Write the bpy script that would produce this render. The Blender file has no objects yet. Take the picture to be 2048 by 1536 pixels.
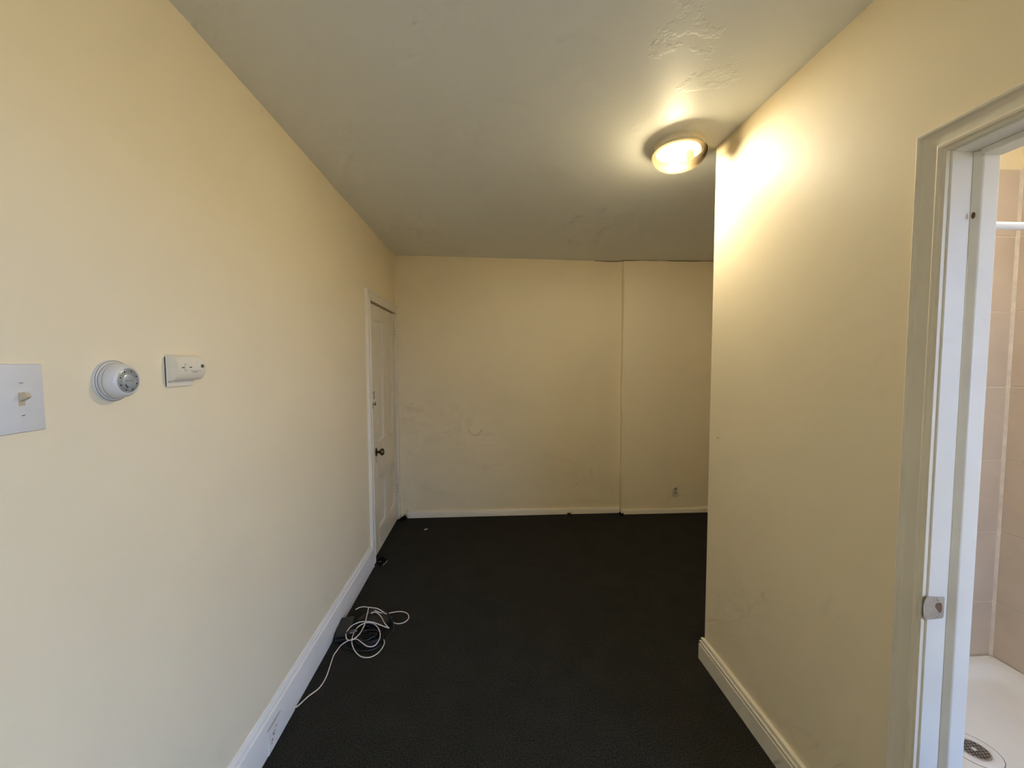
import bpy, bmesh, math, random
from mathutils import Vector, Matrix

random.seed(7)
S = bpy.context.scene
COL = S.collection

# ------------------------------------------------------------------ camera
F_PX = 802.78                       # focal length in pixels of a 2048 wide frame
YAW, PITCH, ROLL = 0.0579, 0.0555, -0.0035
CAM_Z = 1.504
fwd = Vector((math.sin(YAW)*math.cos(PITCH), math.cos(YAW)*math.cos(PITCH), -math.sin(PITCH)))
rgt = Vector((math.cos(YAW), -math.sin(YAW), 0))
upv = rgt.cross(fwd)
r2 = math.cos(ROLL)*rgt + math.sin(ROLL)*upv
u2 = -math.sin(ROLL)*rgt + math.cos(ROLL)*upv
cd = bpy.data.cameras.new('camera')
cd.sensor_fit = 'HORIZONTAL'; cd.sensor_width = 36; cd.lens = 36*F_PX/2048
cd.clip_start = 0.02; cd.clip_end = 200
cam = bpy.data.objects.new('camera', cd); COL.objects.link(cam)
cam.matrix_world = Matrix(((r2.x, u2.x, -fwd.x, 0), (r2.y, u2.y, -fwd.y, 0), (r2.z, u2.z, -fwd.z, CAM_Z), (0, 0, 0, 1)))
S.camera = cam

# ------------------------------------------------------------------ world, light, exposure
SKY_STRENGTH = 9.8
w = bpy.data.worlds.new('World'); S.world = w; w.use_nodes = True
nt = w.node_tree; bg = nt.nodes['Background']
# hazy blue sky above the horizon, dull warm ground below it
geo = nt.nodes.new('ShaderNodeTexCoord'); sep = nt.nodes.new('ShaderNodeSeparateXYZ'); ramp = nt.nodes.new('ShaderNodeMapRange')
ramp.inputs['From Min'].default_value = -0.03; ramp.inputs['From Max'].default_value = 0.03
skymix = nt.nodes.new('ShaderNodeMix'); skymix.data_type = 'RGBA'
skymix.inputs[6].default_value = (0.42, 0.44, 0.45, 1)
skymix.inputs[7].default_value = (0.62, 1.02, 1.95, 1)
nt.links.new(geo.outputs['Generated'], sep.inputs[0]); nt.links.new(sep.outputs['Z'], ramp.inputs['Value'])
nt.links.new(ramp.outputs['Result'], skymix.inputs[0]); nt.links.new(skymix.outputs[2], bg.inputs[0])
bg.inputs[1].default_value = SKY_STRENGTH
BULB_STRENGTH = 1080.0
BATH_STRENGTH = 46.0
BULB_COLOR = (1.0, 0.93, 0.78)
vs = S.view_settings
vs.view_transform = 'Standard'; vs.look = 'None'; vs.gamma = 1; vs.use_curve_mapping = False
vs.exposure = 0.11
S.cycles.use_denoising = True
S.cycles.max_bounces = 7; S.cycles.diffuse_bounces = 6; S.cycles.glossy_bounces = 2; S.cycles.transparent_max_bounces = 8
S.cycles.use_adaptive_sampling = True; S.cycles.adaptive_threshold = 0.10; S.cycles.adaptive_min_samples = 14
S.cycles.sample_clamp_indirect = 6.0
S.cycles.caustics_reflective = False; S.cycles.caustics_refractive = False

def portal(name, loc, rot, sx, sy):
    l = bpy.data.lights.new(name, 'AREA'); l.shape = 'RECTANGLE'; l.size = sx; l.size_y = sy
    l.cycles.is_portal = True
    o = bpy.data.objects.new(name, l); COL.objects.link(o); o.location = loc; o.rotation_euler = rot
    return o

# room numbers (metres, floor at z = 0, camera above the origin)
A = 0.8714        # left wall face at x = -A
B = 1.0725        # right wall face at x = B
H = 2.5
YB = 3.86         # far wall
YBR = 3.815       # its right hand part stands forward
XJ = 1.292
YC = 1.88         # where the right wall ends
YF = -1.7         # wall behind the camera
# bathroom
BW = 0.10         # partition thickness
YS = 1.70; XS = 2.37; YSB = 0.02

WIN = dict(x0=-1.30, x1=-0.12, z0=0.16, z1=2.15)      # window in the right wall behind the camera (x0..x1 run along world y)
BWIN = dict(x0=1.48, x1=2.02, z0=0.40, z1=2.1)        # bathroom window
portal('window_portal', (B+BW+0.01, (WIN['x0']+WIN['x1'])/2, (WIN['z0']+WIN['z1'])/2), (0, math.pi/2, 0), WIN['z1']-WIN['z0'], WIN['x1']-WIN['x0'])
portal('bathroom_window_portal', ((BWIN['x0']+BWIN['x1'])/2, YSB-0.02, (BWIN['z0']+BWIN['z1'])/2), (math.pi/2, 0, math.pi), BWIN['x1']-BWIN['x0'], BWIN['z1']-BWIN['z0'])


# ------------------------------------------------------------------ materials
def nodes(name):
    m = bpy.data.materials.new(name); m.use_nodes = True
    nt = m.node_tree
    return m, nt, nt.nodes['Principled BSDF']

def mat(name, color, rough=0.5, var=0.06, vscale=3.0, bump=0.0, bscale=60.0, metal=0.0, spec=0.5, detail=4.0, bdist=0.002, coat=0.0):
    m, nt, p = nodes(name)
    L = nt.links
    g = nt.nodes.new('ShaderNodeNewGeometry')
    n = nt.nodes.new('ShaderNodeTexNoise'); n.inputs['Scale'].default_value = vscale; n.inputs['Detail'].default_value = detail
    L.new(g.outputs['Position'], n.inputs['Vector'])
    r = nt.nodes.new('ShaderNodeValToRGB')
    r.color_ramp.elements[0].position = 0.3; r.color_ramp.elements[1].position = 0.7
    r.color_ramp.elements[0].color = (*[c*(1-var) for c in color], 1)
    r.color_ramp.elements[1].color = (*[min(1, c*(1+var)) for c in color], 1)
    L.new(n.outputs['Fac'], r.inputs['Fac']); L.new(r.outputs['Color'], p.inputs['Base Color'])
    p.inputs['Roughness'].default_value = rough; p.inputs['Metallic'].default_value = metal
    p.inputs['Specular IOR Level'].default_value = spec
    p.inputs['Coat Weight'].default_value = coat
    if bump > 0:
        n2 = nt.nodes.new('ShaderNodeTexNoise'); n2.inputs['Scale'].default_value = bscale; n2.inputs['Detail'].default_value = 3
        L.new(g.outputs['Position'], n2.inputs['Vector'])
        b = nt.nodes.new('ShaderNodeBump'); b.inputs['Strength'].default_value = bump; b.inputs['Distance'].default_value = bdist
        L.new(n2.outputs['Fac'], b.inputs['Height']); L.new(b.outputs['Normal'], p.inputs['Normal'])
    return m

M = {}
M['wall'] = mat('cream_wall_paint', (0.84, 0.718, 0.485), 0.55, 0.025, 1.6, 0.25, 45, bdist=0.0015, spec=0.35)
M['trim'] = mat('white_trim_paint', (0.79, 0.72, 0.575), 0.38, 0.03, 6, 0.15, 30, bdist=0.001)
M['white_trim'] = mat('bright_white_gloss_paint', (0.82, 0.785, 0.70), 0.3, 0.03, 8, 0.12, 35, bdist=0.001)
M['door'] = mat('door_paint', (0.77, 0.69, 0.53), 0.42, 0.04, 5, 0.2, 25, bdist=0.001)
M['white_plastic'] = mat('white_plastic', (0.66, 0.625, 0.56), 0.35, 0.01)
M['plate'] = mat('painted_switch_plate', (0.67, 0.645, 0.595), 0.4, 0.02, 40)
M['cream_plastic'] = mat('cream_plastic', (0.78, 0.71, 0.55), 0.42, 0.015)
M['ivory'] = mat('ivory_plastic', (0.55, 0.44, 0.28), 0.4, 0.05, 30)
M['dark'] = mat('dark_slot', (0.01, 0.008, 0.006), 0.6, 0.1)
M['ink'] = mat('grey_ink', (0.22, 0.18, 0.13), 0.6, 0.1)
M['ochre'] = mat('ochre_dirt', (0.30, 0.22, 0.10), 0.8, 0.15, 40)
M['silver'] = mat('silver_dial', (0.36, 0.38, 0.36), 0.32, 0.2, 60, metal=0.3)
M['silver2'] = mat('silver_dial_centre', (0.42, 0.45, 0.43), 0.28, 0.05, 60, metal=0.25)
M['brass'] = mat('aged_brass', (0.13, 0.085, 0.035), 0.32, 0.35, 60, metal=0.85)
M['iron'] = mat('dark_iron', (0.02, 0.016, 0.012), 0.5, 0.3, 80, metal=0.5)
M['steel'] = mat('brushed_steel', (0.62, 0.60, 0.58), 0.3, 0.08, 90, metal=0.9)
M['cable'] = mat('white_cable', (0.78, 0.66, 0.58), 0.45, 0.04, 40)
M['black'] = mat('black_plastic', (0.009, 0.009, 0.010), 0.33, 0.2, 30)
M['rubber'] = mat('black_cord', (0.007, 0.007, 0.008), 0.42, 0.2, 30)
M['tile'] = mat('tan_tile', (0.58, 0.475, 0.365), 0.30, 0.07, 5, 0.05, 20)
M['grout'] = mat('cream_grout', (0.62, 0.53, 0.42), 0.7, 0.1, 30)
M['pan'] = mat('white_shower_base', (0.80, 0.77, 0.70), 0.32, 0.03, 5)
M['rod'] = mat('white_rod', (0.86, 0.87, 0.87), 0.25, 0.01)
M['lint'] = mat('grey_lint', (0.25, 0.23, 0.2), 0.9, 0.3, 200)
M['tuft'] = mat('torn_carpet', (0.008, 0.007, 0.006), 1.0, 0.5, 300, spec=0.1)
M['wood'] = mat('raw_wood_chip', (0.16, 0.08, 0.04), 0.7, 0.3, 100)

# ceiling: flat paint, with old flaking and roller texture
def ceiling_mat():
    m, nt, p = nodes('ceiling_paint'); L = nt.links
    p.inputs['Base Color'].default_value = (0.80, 0.81, 0.775, 1)
    p.inputs['Roughness'].default_value = 0.5; p.inputs['Specular IOR Level'].default_value = 0.35
    g = nt.nodes.new('ShaderNodeNewGeometry')
    n1 = nt.nodes.new('ShaderNodeTexNoise'); n1.inputs['Scale'].default_value = 38; n1.inputs['Detail'].default_value = 4
    n2 = nt.nodes.new('ShaderNodeTexNoise'); n2.inputs['Scale'].default_value = 6; n2.inputs['Detail'].default_value = 5; n2.inputs['Roughness'].default_value = 0.65
    n3 = nt.nodes.new('ShaderNodeTexVoronoi'); n3.feature = 'DISTANCE_TO_EDGE'; n3.inputs['Scale'].default_value = 9
    for n in (n1, n2, n3): L.new(g.outputs['Position'], n.inputs['Vector'])
    d = nt.nodes.new('ShaderNodeVectorMath'); d.operation = 'DISTANCE'
    d.inputs[1].default_value = (0.78, 1.5, 2.5); L.new(g.outputs['Position'], d.inputs[0])
    mr = nt.nodes.new('ShaderNodeMapRange'); mr.inputs['From Min'].default_value = 0.15; mr.inputs['From Max'].default_value = 0.75
    mr.inputs['To Min'].default_value = 1; mr.inputs['To Max'].default_value = 0.0
    L.new(d.outputs['Value'], mr.inputs['Value'])
    rp = nt.nodes.new('ShaderNodeValToRGB'); rp.color_ramp.elements[0].position = 0.56; rp.color_ramp.elements[1].position = 0.62
    L.new(n2.outputs['Fac'], rp.inputs['Fac'])
    mu = nt.nodes.new('ShaderNodeMath'); mu.operation = 'MULTIPLY'
    L.new(rp.outputs['Color'], mu.inputs[0]); L.new(mr.outputs['Result'], mu.inputs[1])
    b1 = nt.nodes.new('ShaderNodeBump'); b1.inputs['Strength'].default_value = 0.14; b1.inputs['Distance'].default_value = 0.002
    L.new(n1.outputs['Fac'], b1.inputs['Height'])
    b2 = nt.nodes.new('ShaderNodeBump'); b2.inputs['Strength'].default_value = 0.35; b2.inputs['Distance'].default_value = 0.002
    L.new(mu.outputs[0], b2.inputs['Height']); L.new(b1.outputs['Normal'], b2.inputs['Normal'])
    L.new(b2.outputs['Normal'], p.inputs['Normal'])
    return m
M['ceiling'] = ceiling_mat()

def carpet_mat():
    m, nt, p = nodes('dark_carpet'); L = nt.links
    g = nt.nodes.new('ShaderNodeNewGeometry')
    n1 = nt.nodes.new('ShaderNodeTexNoise'); n1.inputs['Scale'].default_value = 190; n1.inputs['Detail'].default_value = 3
    n2 = nt.nodes.new('ShaderNodeTexNoise'); n2.inputs['Scale'].default_value = 7; n2.inputs['Detail'].default_value = 4
    L.new(g.outputs['Position'], n1.inputs['Vector']); L.new(g.outputs['Position'], n2.inputs['Vector'])
    r = nt.nodes.new('ShaderNodeValToRGB'); r.color_ramp.elements[0].position = 0.33; r.color_ramp.elements[1].position = 0.7
    r.color_ramp.elements[0].color = (0.011, 0.011, 0.0095, 1); r.color_ramp.elements[1].color = (0.050, 0.048, 0.040, 1)
    L.new(n1.outputs['Fac'], r.inputs['Fac'])
    r2_ = nt.nodes.new('ShaderNodeValToRGB'); r2_.color_ramp.elements[0].color = (0.75, 0.75, 0.75, 1); r2_.color_ramp.elements[1].color = (1.15, 1.15, 1.15, 1)
    L.new(n2.outputs['Fac'], r2_.inputs['Fac'])
    mx = nt.nodes.new('ShaderNodeMix'); mx.data_type = 'RGBA'; mx.blend_type = 'MULTIPLY'; mx.inputs[0].default_value = 1
    L.new(r.outputs['Color'], mx.inputs[6]); L.new(r2_.outputs['Color'], mx.inputs[7])
    L.new(mx.outputs[2], p.inputs['Base Color'])
    p.inputs['Roughness'].default_value = 1.0; p.inputs['Specular IOR Level'].default_value = 0.05
    b = nt.nodes.new('ShaderNodeBump'); b.inputs['Strength'].default_value = 0.6; b.inputs['Distance'].default_value = 0.004
    L.new(n1.outputs['Fac'], b.inputs['Height']); L.new(b.outputs['Normal'], p.inputs['Normal'])
    return m
M['carpet'] = carpet_mat()

def pane_mat():
    m = bpy.data.materials.new('window_glass'); m.use_nodes = True; nt = m.node_tree; nt.nodes.clear()
    o = nt.nodes.new('ShaderNodeOutputMaterial'); t = nt.nodes.new('ShaderNodeBsdfTransparent'); gl = nt.nodes.new('ShaderNodeBsdfGlossy')
    gl.inputs['Roughness'].default_value = 0.02
    mx = nt.nodes.new('ShaderNodeMixShader'); mx.inputs[0].default_value = 0.06
    nt.links.new(t.outputs[0], mx.inputs[1]); nt.links.new(gl.outputs[0], mx.inputs[2]); nt.links.new(mx.outputs[0], o.inputs[0])
    return m
M['pane'] = pane_mat()

def shade_mat():
    # clear ribbed amber glass: the longer the path through it (towards its rim) the deeper its tint
    m = bpy.data.materials.new('ribbed_amber_glass'); m.use_nodes = True; nt = m.node_tree; nt.nodes.clear()
    o = nt.nodes.new('ShaderNodeOutputMaterial'); t = nt.nodes.new('ShaderNodeBsdfTransparent')
    lw = nt.nodes.new('ShaderNodeLayerWeight'); lw.inputs['Blend'].default_value = 0.5
    rp = nt.nodes.new('ShaderNodeValToRGB'); cr = rp.color_ramp; cr.interpolation = 'EASE'
    cr.elements[0].position = 0.48; cr.elements[0].color = (1.0, 0.96, 0.86, 1)
    cr.elements[1].position = 0.93; cr.elements[1].color = (0.009, 0.0050, 0.0017, 1)
    e = cr.elements.new(0.72); e.color = (0.20, 0.13, 0.055, 1)
    nt.links.new(lw.outputs['Facing'], rp.inputs['Fac'])
    # darker tint added at the bowl's upper rim to dim the lit ceiling
    g = nt.nodes.new('ShaderNodeNewGeometry'); sx = nt.nodes.new('ShaderNodeSeparateXYZ'); mr = nt.nodes.new('ShaderNodeMapRange')
    mr.inputs['From Min'].default_value = H-0.080; mr.inputs['From Max'].default_value = H-0.062
    nt.links.new(g.outputs['Position'], sx.inputs[0]); nt.links.new(sx.outputs['Z'], mr.inputs['Value'])
    mx = nt.nodes.new('ShaderNodeMix'); mx.data_type = 'RGBA'; mx.blend_type = 'MULTIPLY'; mx.inputs[7].default_value = (0.30, 0.275, 0.22, 1)
    nt.links.new(mr.outputs['Result'], mx.inputs[0]); nt.links.new(rp.outputs['Color'], mx.inputs[6])
    nt.links.new(mx.outputs[2], t.inputs[0])
    tl = nt.nodes.new('ShaderNodeBsdfTranslucent'); tl.inputs[0].default_value = (1.0, 0.68, 0.30, 1)
    gl = nt.nodes.new('ShaderNodeBsdfGlossy'); gl.inputs['Roughness'].default_value = 0.1
    m1 = nt.nodes.new('ShaderNodeMixShader'); m1.inputs[0].default_value = 0.018
    m2 = nt.nodes.new('ShaderNodeMixShader'); m2.inputs[0].default_value = 0.03
    nt.links.new(t.outputs[0], m1.inputs[1]); nt.links.new(tl.outputs[0], m1.inputs[2])
    nt.links.new(m1.outputs[0], m2.inputs[1]); nt.links.new(gl.outputs[0], m2.inputs[2])
    nt.links.new(m2.outputs[0], o.inputs[0])
    return m
M['shade'] = shade_mat()

def emit_mat(name, color, strength):
    m = bpy.data.materials.new(name); m.use_nodes = True; nt = m.node_tree; nt.nodes.clear()
    o = nt.nodes.new('ShaderNodeOutputMaterial'); e = nt.nodes.new('ShaderNodeEmission')
    e.inputs[0].default_value = (*color, 1); e.inputs[1].default_value = strength
    nt.links.new(e.outputs[0], o.inputs[0])
    return m
M['bath_glow'] = emit_mat('added_bath_glow', (1.0, 0.98, 0.94), BATH_STRENGTH)  # glow of the added bathroom lamp
M['bulb'] = emit_mat('lit_bulb', BULB_COLOR, BULB_STRENGTH)

# ------------------------------------------------------------------ helpers
class MB:
    """collects vertices and faces and links them as one mesh object"""
    def __init__(self): self.v = []; self.f = []
    def add(self, vs_, fs):
        o = len(self.v); self.v += [tuple(p) for p in vs_]; self.f += [tuple(i+o for i in f) for f in fs]; return self
    def box(self, x0, x1, y0, y1, z0, z1):
        return self.add([(x0,y0,z0),(x1,y0,z0),(x1,y1,z0),(x0,y1,z0),(x0,y0,z1),(x1,y0,z1),(x1,y1,z1),(x0,y1,z1)],
                        [(0,3,2,1),(4,5,6,7),(0,1,5,4),(1,2,6,5),(2,3,7,6),(3,0,4,7)])
    def lathe(self, prof, fn, seg=48, cap0=True, cap1=True):
        """prof: (r, h) list; fn maps (a, b, h) to xyz with a, b in the disc plane"""
        n = len(prof); vs_ = []
        for r, h in prof:
            for k in range(seg):
                t = 2*math.pi*k/seg; vs_.append(fn(r*math.cos(t), r*math.sin(t), h))
        fs = []
        for i in range(n-1):
            for k in range(seg):
                k2 = (k+1) % seg; fs.append((i*seg+k, i*seg+k2, (i+1)*seg+k2, (i+1)*seg+k))
        if cap0: fs.append(tuple(range(seg-1, -1, -1)))
        if cap1: fs.append(tuple((n-1)*seg+k for k in range(seg)))
        return self.add(vs_, fs)
    def tube(self, pts, r, seg=8, close=False):
        P = [Vector(p) for p in pts]; n = len(P); vs_ = []
        ref = Vector((0, 0, 1))
        for i in range(n):
            t = (P[(i+1) % n] - P[i-1]) if close else (P[min(i+1, n-1)] - P[max(i-1, 0)])
            t.normalize()
            if abs(t.dot(ref)) > 0.95: s = t.cross(Vector((1, 0, 0)))
            else: s = t.cross(ref)
            s.normalize(); u = s.cross(t)
            for k in range(seg):
                a_ = 2*math.pi*k/seg; vs_.append(P[i] + r*(math.cos(a_)*s + math.sin(a_)*u))
        fs = []
        for i in range(n if close else n-1):
            j = (i+1) % n
            for k in range(seg): fs.append((i*seg+k, i*seg+(k+1) % seg, j*seg+(k+1) % seg, j*seg+k))
        if not close: fs += [tuple(range(seg-1, -1, -1)), tuple((n-1)*seg+k for k in range(seg))]
        return self.add(vs_, fs)
    def build(self, name, m, parent=None, bevel=0.0, smooth=True, bseg=2):
        me = bpy.data.meshes.new(name); me.from_pydata(self.v, [], self.f); me.validate()
        bm = bmesh.new(); bm.from_mesh(me); bmesh.ops.recalc_face_normals(bm, faces=bm.faces); bm.to_mesh(me); bm.free()
        me.materials.append(M[m])
        o = bpy.data.objects.new(name, me); COL.objects.link(o)
        if smooth:
            for p in me.polygons: p.use_smooth = True
            me.set_sharp_from_angle(angle=math.radians(35))
        if bevel > 0:
            b = o.modifiers.new('bevel', 'BEVEL'); b.width = bevel; b.segments = bseg; b.limit_method = 'ANGLE'; b.angle_limit = math.radians(40)
            b.harden_normals = False
        if parent is not None: o.parent = parent
        return o

def recenter(o, loc):
    """move the origin of a mesh object (and nothing else) to loc"""
    loc = Vector(loc); o.data.transform(Matrix.Translation(-loc)); o.location = loc

def tag(o, label, cat, kind=None, group=None):
    o['label'] = label; o['category'] = cat
    if kind: o['kind'] = kind
    if group: o['group'] = group
    return o

def empty(name, loc=(0, 0, 0)):
    o = bpy.data.objects.new(name, None); o.empty_display_size = 0.05; COL.objects.link(o); o.location = loc
    return o

def attach(root):
    """children were built in world coordinates: keep them there under a root that is not at the origin"""
    mi = Matrix.Translation(-Vector(root.location))
    for c in root.children: c.matrix_parent_inverse = mi

def smooth_path(pts, n=6):
    P = [Vector(p) for p in pts]; out = []
    for i in range(len(P)-1):
        p0, p1, p2, p3 = P[max(i-1, 0)], P[i], P[i+1], P[min(i+2, len(P)-1)]
        for k in range(n):
            t = k/n
            out.append(0.5*((2*p1) + (-p0+p2)*t + (2*p0-5*p1+4*p2-p3)*t*t + (-p0+3*p1-3*p2+p3)*t**3))
    out.append(P[-1]); return out

def sstep(x): x = max(0, min(1, x)); return x*x*(3-2*x)

def extrude(prof, fn, t0, t1):
    """closed profile of (u, v) points swept from t0 to t1; fn(u, v, t) gives xyz; t0/t1 may depend on (u, v)"""
    n = len(prof); f0 = t0 if callable(t0) else (lambda u, v: t0); f1 = t1 if callable(t1) else (lambda u, v: t1)
    vs_ = [fn(u, v, f0(u, v)) for u, v in prof] + [fn(u, v, f1(u, v)) for u, v in prof]
    fs = [tuple(range(n-1, -1, -1)), tuple(range(n, 2*n))] + [(i, (i+1) % n, n+(i+1) % n, n+i) for i in range(n)]
    return vs_, fs

# ------------------------------------------------------------------ room shell
ZT = 2.62
def ceil_z(x, y):
    d = 0.033*sstep((y-2.3)/1.5)*max(0, min(1, (x+A)/2.0))
    und = 0.0012*math.sin(3.1*x+0.7)*math.sin(2.3*y+0.4) + 0.0007*math.sin(7.3*x+1.3*y)*math.sin(5.1*y)
    # swollen seam across the plaster, left of the lamp
    ridge = 0.0
    for (sx, sy, s, h) in ((0.24, 1.98, 0.024, 0.0018), (0.31, 2.06, 0.022, 0.0014), (0.37, 2.10, 0.022, 0.0020), (0.43, 2.14, 0.022, 0.0020), (0.48, 2.22, 0.022, 0.0016), (0.20, 2.32, 0.025, 0.0015)):
        ridge += h*math.exp(-((x-sx)**2+(y-sy)**2)/(2*s*s))
    return H - d + und*sstep((y+0.2)/0.8) - ridge

def frange(a, b, n): return [a+(b-a)*i/(n-1) for i in range(n)]
xs = frange(-1.0, 3.05, 136); ys = frange(YF-0.15, 4.05, 216)
mb = MB()
vv = [(x, y, ceil_z(x, y)) for y in ys for x in xs]
nx = len(xs)
ff = [(j*nx+i, j*nx+i+1, (j+1)*nx+i+1, (j+1)*nx+i) for j in range(len(ys)-1) for i in range(nx-1)]
mb.add(vv, ff); ceil = mb.build('ceiling', 'ceiling')
tag(ceil, 'pale grey painted plaster ceiling with flaking patches and a swollen seam', 'ceiling', 'structure')

# open crack where the ceiling meets the far wall
pts = []
for k in range(60):
    x = 1.02+1.25*k/59; y = (YB if x < XJ else YBR)-0.002
    pts.append((x, y, ceil_z(x, y)-0.002+0.0025*math.sin(9*x)+0.0015*math.sin(31*x)))
MB().tube(pts, 0.0035, 6).build('crack', 'ink', ceil)
mb = MB().box(-1.0, 3.05, YF-0.15, 4.05, -0.06, 0.0)
fl = mb.build('floor', 'carpet', smooth=False)
tag(fl, 'near-black short pile carpet covering the whole floor', 'floor', 'structure')

# left wall with a door opening
D0, D1, DZ = 3.005, 3.832, 1.957
mb = MB()
mb.box(-A-0.12, -A, YF-0.1, D0, 0, ZT).box(-A-0.12, -A, D1, 4.0, 0, ZT).box(-A-0.12, -A, D0, D1, DZ, ZT)
mb.box(-A-0.16, -A-0.125, D0-0.1, 4.0, 0, 2.1)
tag(mb.build('wall_left', 'wall', smooth=False), 'long cream painted wall on the left carrying the switch and thermostat', 'wall', 'structure')

# right wall with the bathroom doorway
J0, J1, JZ = 0.10, 0.893, 1.985
mb = MB()
mb.box(B, B+BW, J1+0.02, YC, 0, ZT).box(B, B+BW, YF-0.1, WIN['x0'], 0, ZT).box(B, B+BW, WIN['x1'], J0-0.02, 0, ZT)
mb.box(B, B+BW, WIN['x0'], WIN['x1'], 0, WIN['z0']).box(B, B+BW, WIN['x0'], WIN['x1'], WIN['z1'], ZT)
mb.box(B, B+BW, J0-0.02, J1+0.02, JZ+0.02, ZT)
tag(mb.build('wall_right', 'wall', smooth=False), 'cream partition wall on the right with the bathroom doorway in it', 'wall', 'structure')

# far wall, the right part standing forward with a soft uneven corner
mb = MB().box(-A, XJ, YB, 4.0, 0, ZT)
wb = mb.build('wall_back', 'wall', smooth=False)
tag(wb, 'far cream plaster wall with a round patch mark', 'wall', 'structure')
n = 40
vv = []
prof0 = [(XJ, 4.0), (XJ, YBR+0.014), (XJ+0.004, YBR+0.004), (XJ+0.014, YBR), (2.95, YBR), (2.95, 4.0)]
for i in range(n+1):
    z = ZT*i/n; wob = 0.004*math.sin(3.3*z+1)+0.0025*math.sin(9.1*z)
    for k, (x, y) in enumerate(prof0): vv.append((x+(wob if k in (1, 2, 3) else 0), y, z))
m_ = len(prof0)
ff = [(i*m_+k, i*m_+k+1, (i+1)*m_+k+1, (i+1)*m_+k) for i in range(n) for k in range(m_-1)]
mb = MB().add(vv, ff)
tag(mb.build('wall_back_right', 'wall'), 'right part of the far wall standing forward past a wavy vertical seam', 'wall', 'structure')
# round filled patch in the far plaster: lower lip proud of the wall
px_, pz_, pr_ = -0.136, 0.855, 0.058
mb = MB()
mb.lathe([(pr_, -0.006), (pr_, 0.0030), (pr_-0.003, 0.0042), (0.0, 0.0042)], lambda a_, b_, h: (px_+a_, YB-h+0.0045*(b_/pr_+0.15), pz_+b_), 40, cap0=False, cap1=False)
mb.build('plaster_patch', 'wall', wb)
MB().tube([(px_+pr_*math.cos(t), YB-0.003, pz_+pr_*math.sin(t)) for t in [math.radians(188+168*k/24) for k in range(25)]], 0.0022, 6).build('crack', 'ochre', wb)

# recess behind the right wall, bathroom shell, wall behind the camera
mb = MB().box(B+BW, 2.95, YC-0.08, YC, 0, ZT)
tag(mb.build('wall_recess_near', 'wall', smooth=False), 'cream wall at the back of the bathroom, facing the recess', 'wall', 'structure')
mb = MB().box(2.95, 3.05, YC-0.08, 4.0, 0, ZT)
tag(mb.build('wall_recess_right', 'wall', smooth=False), 'cream end wall of the recess on the right', 'wall', 'structure')

def wall_with_window(name, x0, x1, y0, y1, W_):
    mb = MB()
    mb.box(x0, W_['x0'], y0, y1, 0, ZT).box(W_['x1'], x1, y0, y1, 0, ZT)
    mb.box(W_['x0'], W_['x1'], y0, y1, 0, W_['z0']).box(W_['x0'], W_['x1'], y0, y1, W_['z1'], ZT)
    return mb.build(name, 'wall', smooth=False)

def window(name, W_, d0, d1, label, swap=False):
    """sash window in a wall; d0 is the outer face, d1 the room face; swap: the wall runs along y"""
    x0, x1, z0, z1 = W_['x0'], W_['x1'], W_['z0'], W_['z1']; dm = (d0+d1)/2; t = 0.045; zm = (z0+z1)/2
    s_ = 1 if d1 > d0 else -1
    loc = (dm, (x0+x1)/2, z0) if swap else ((x0+x1)/2, dm, z0)
    root = empty(name, loc)
    class WB(MB):
        def b(self, a0, a1, p0, p1, q0, q1):
            p0, p1 = min(p0, p1), max(p0, p1)
            return self.box(p0, p1, a0, a1, q0, q1) if swap else self.box(a0, a1, p0, p1, q0, q1)
    WB().b(x0, x0+t, dm-0.03, dm+0.03, z0, z1).b(x1-t, x1, dm-0.03, dm+0.03, z0, z1).b(x0+t, x1-t, dm-0.03, dm+0.03, z0, z0+t).b(x0+t, x1-t, dm-0.03, dm+0.03, z1-t, z1).build('window_frame', 'white_trim', root)
    WB().b(x0+t, x1-t, dm-0.02, dm+0.02, zm-0.025, zm+0.025).build('meeting_rail', 'white_trim', root)
    for za, zb in ((z0+t, zm-0.025), (zm+0.025, z1-t)):
        WB().b(x0+t, x1-t, dm-0.002, dm+0.002, za, zb).build('pane', 'pane', root)
    WB().b(x0-0.04, x1+0.04, d1-0.01*s_, d1+0.05*s_, z0-0.03, z0).build('window_sill', 'white_trim', root)
    attach(root)
    tag(root, label, 'window', 'structure')

tag(MB().box(-A-0.12, B+BW, YF-0.1, YF, 0, ZT).build('wall_front', 'wall', smooth=False), 'plain cream wall behind the viewer', 'wall', 'structure')
window('window_1', WIN, B+BW, B, 'tall white sash window in the right wall behind the viewer', True)
tag(wall_with_window('wall_bathroom_front', B+BW, XS+0.1, YSB-0.1, YSB, BWIN), 'cream bathroom wall with a small window opposite the shower', 'wall', 'structure')
window('window_2', BWIN, YSB-0.1, YSB, 'small white sash window of the bathroom opposite the shower')

# shower walls with real tiles
rows = [0.112, 0.373, 0.709, 1.047, 1.383, 1.721, 2.053, 2.345]
def tile_mesh(name, w_, h_, t_):
    mb = MB().box(0, w_, 0, t_, 0, h_); o = mb.build(name, 'tile', bevel=0.0025)
    return o
wsb = MB().box(B+BW, XS+0.1, YS, YC-0.08, 0, ZT).build('wall_shower_back', 'wall', smooth=False)
tag(wsb, 'tan tiled back wall of the shower beyond the doorway', 'wall', 'structure')
wss = MB().box(XS, XS+0.1, YSB-0.1, YS, 0, ZT).build('wall_shower_side', 'wall', smooth=False)
tag(wss, 'tan tiled side wall of the shower facing the doorway', 'wall', 'structure')
g_ = 0.0055
cols = [XS-0.010, 2.07, 1.77, 1.47, B+BW+0.002]
MB().box(B+BW+0.001, XS-0.0005, YS-0.0070, YS+0.001, rows[0]-0.02, rows[-1]).build('grout', 'grout', wsb)
cache = {}
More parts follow.
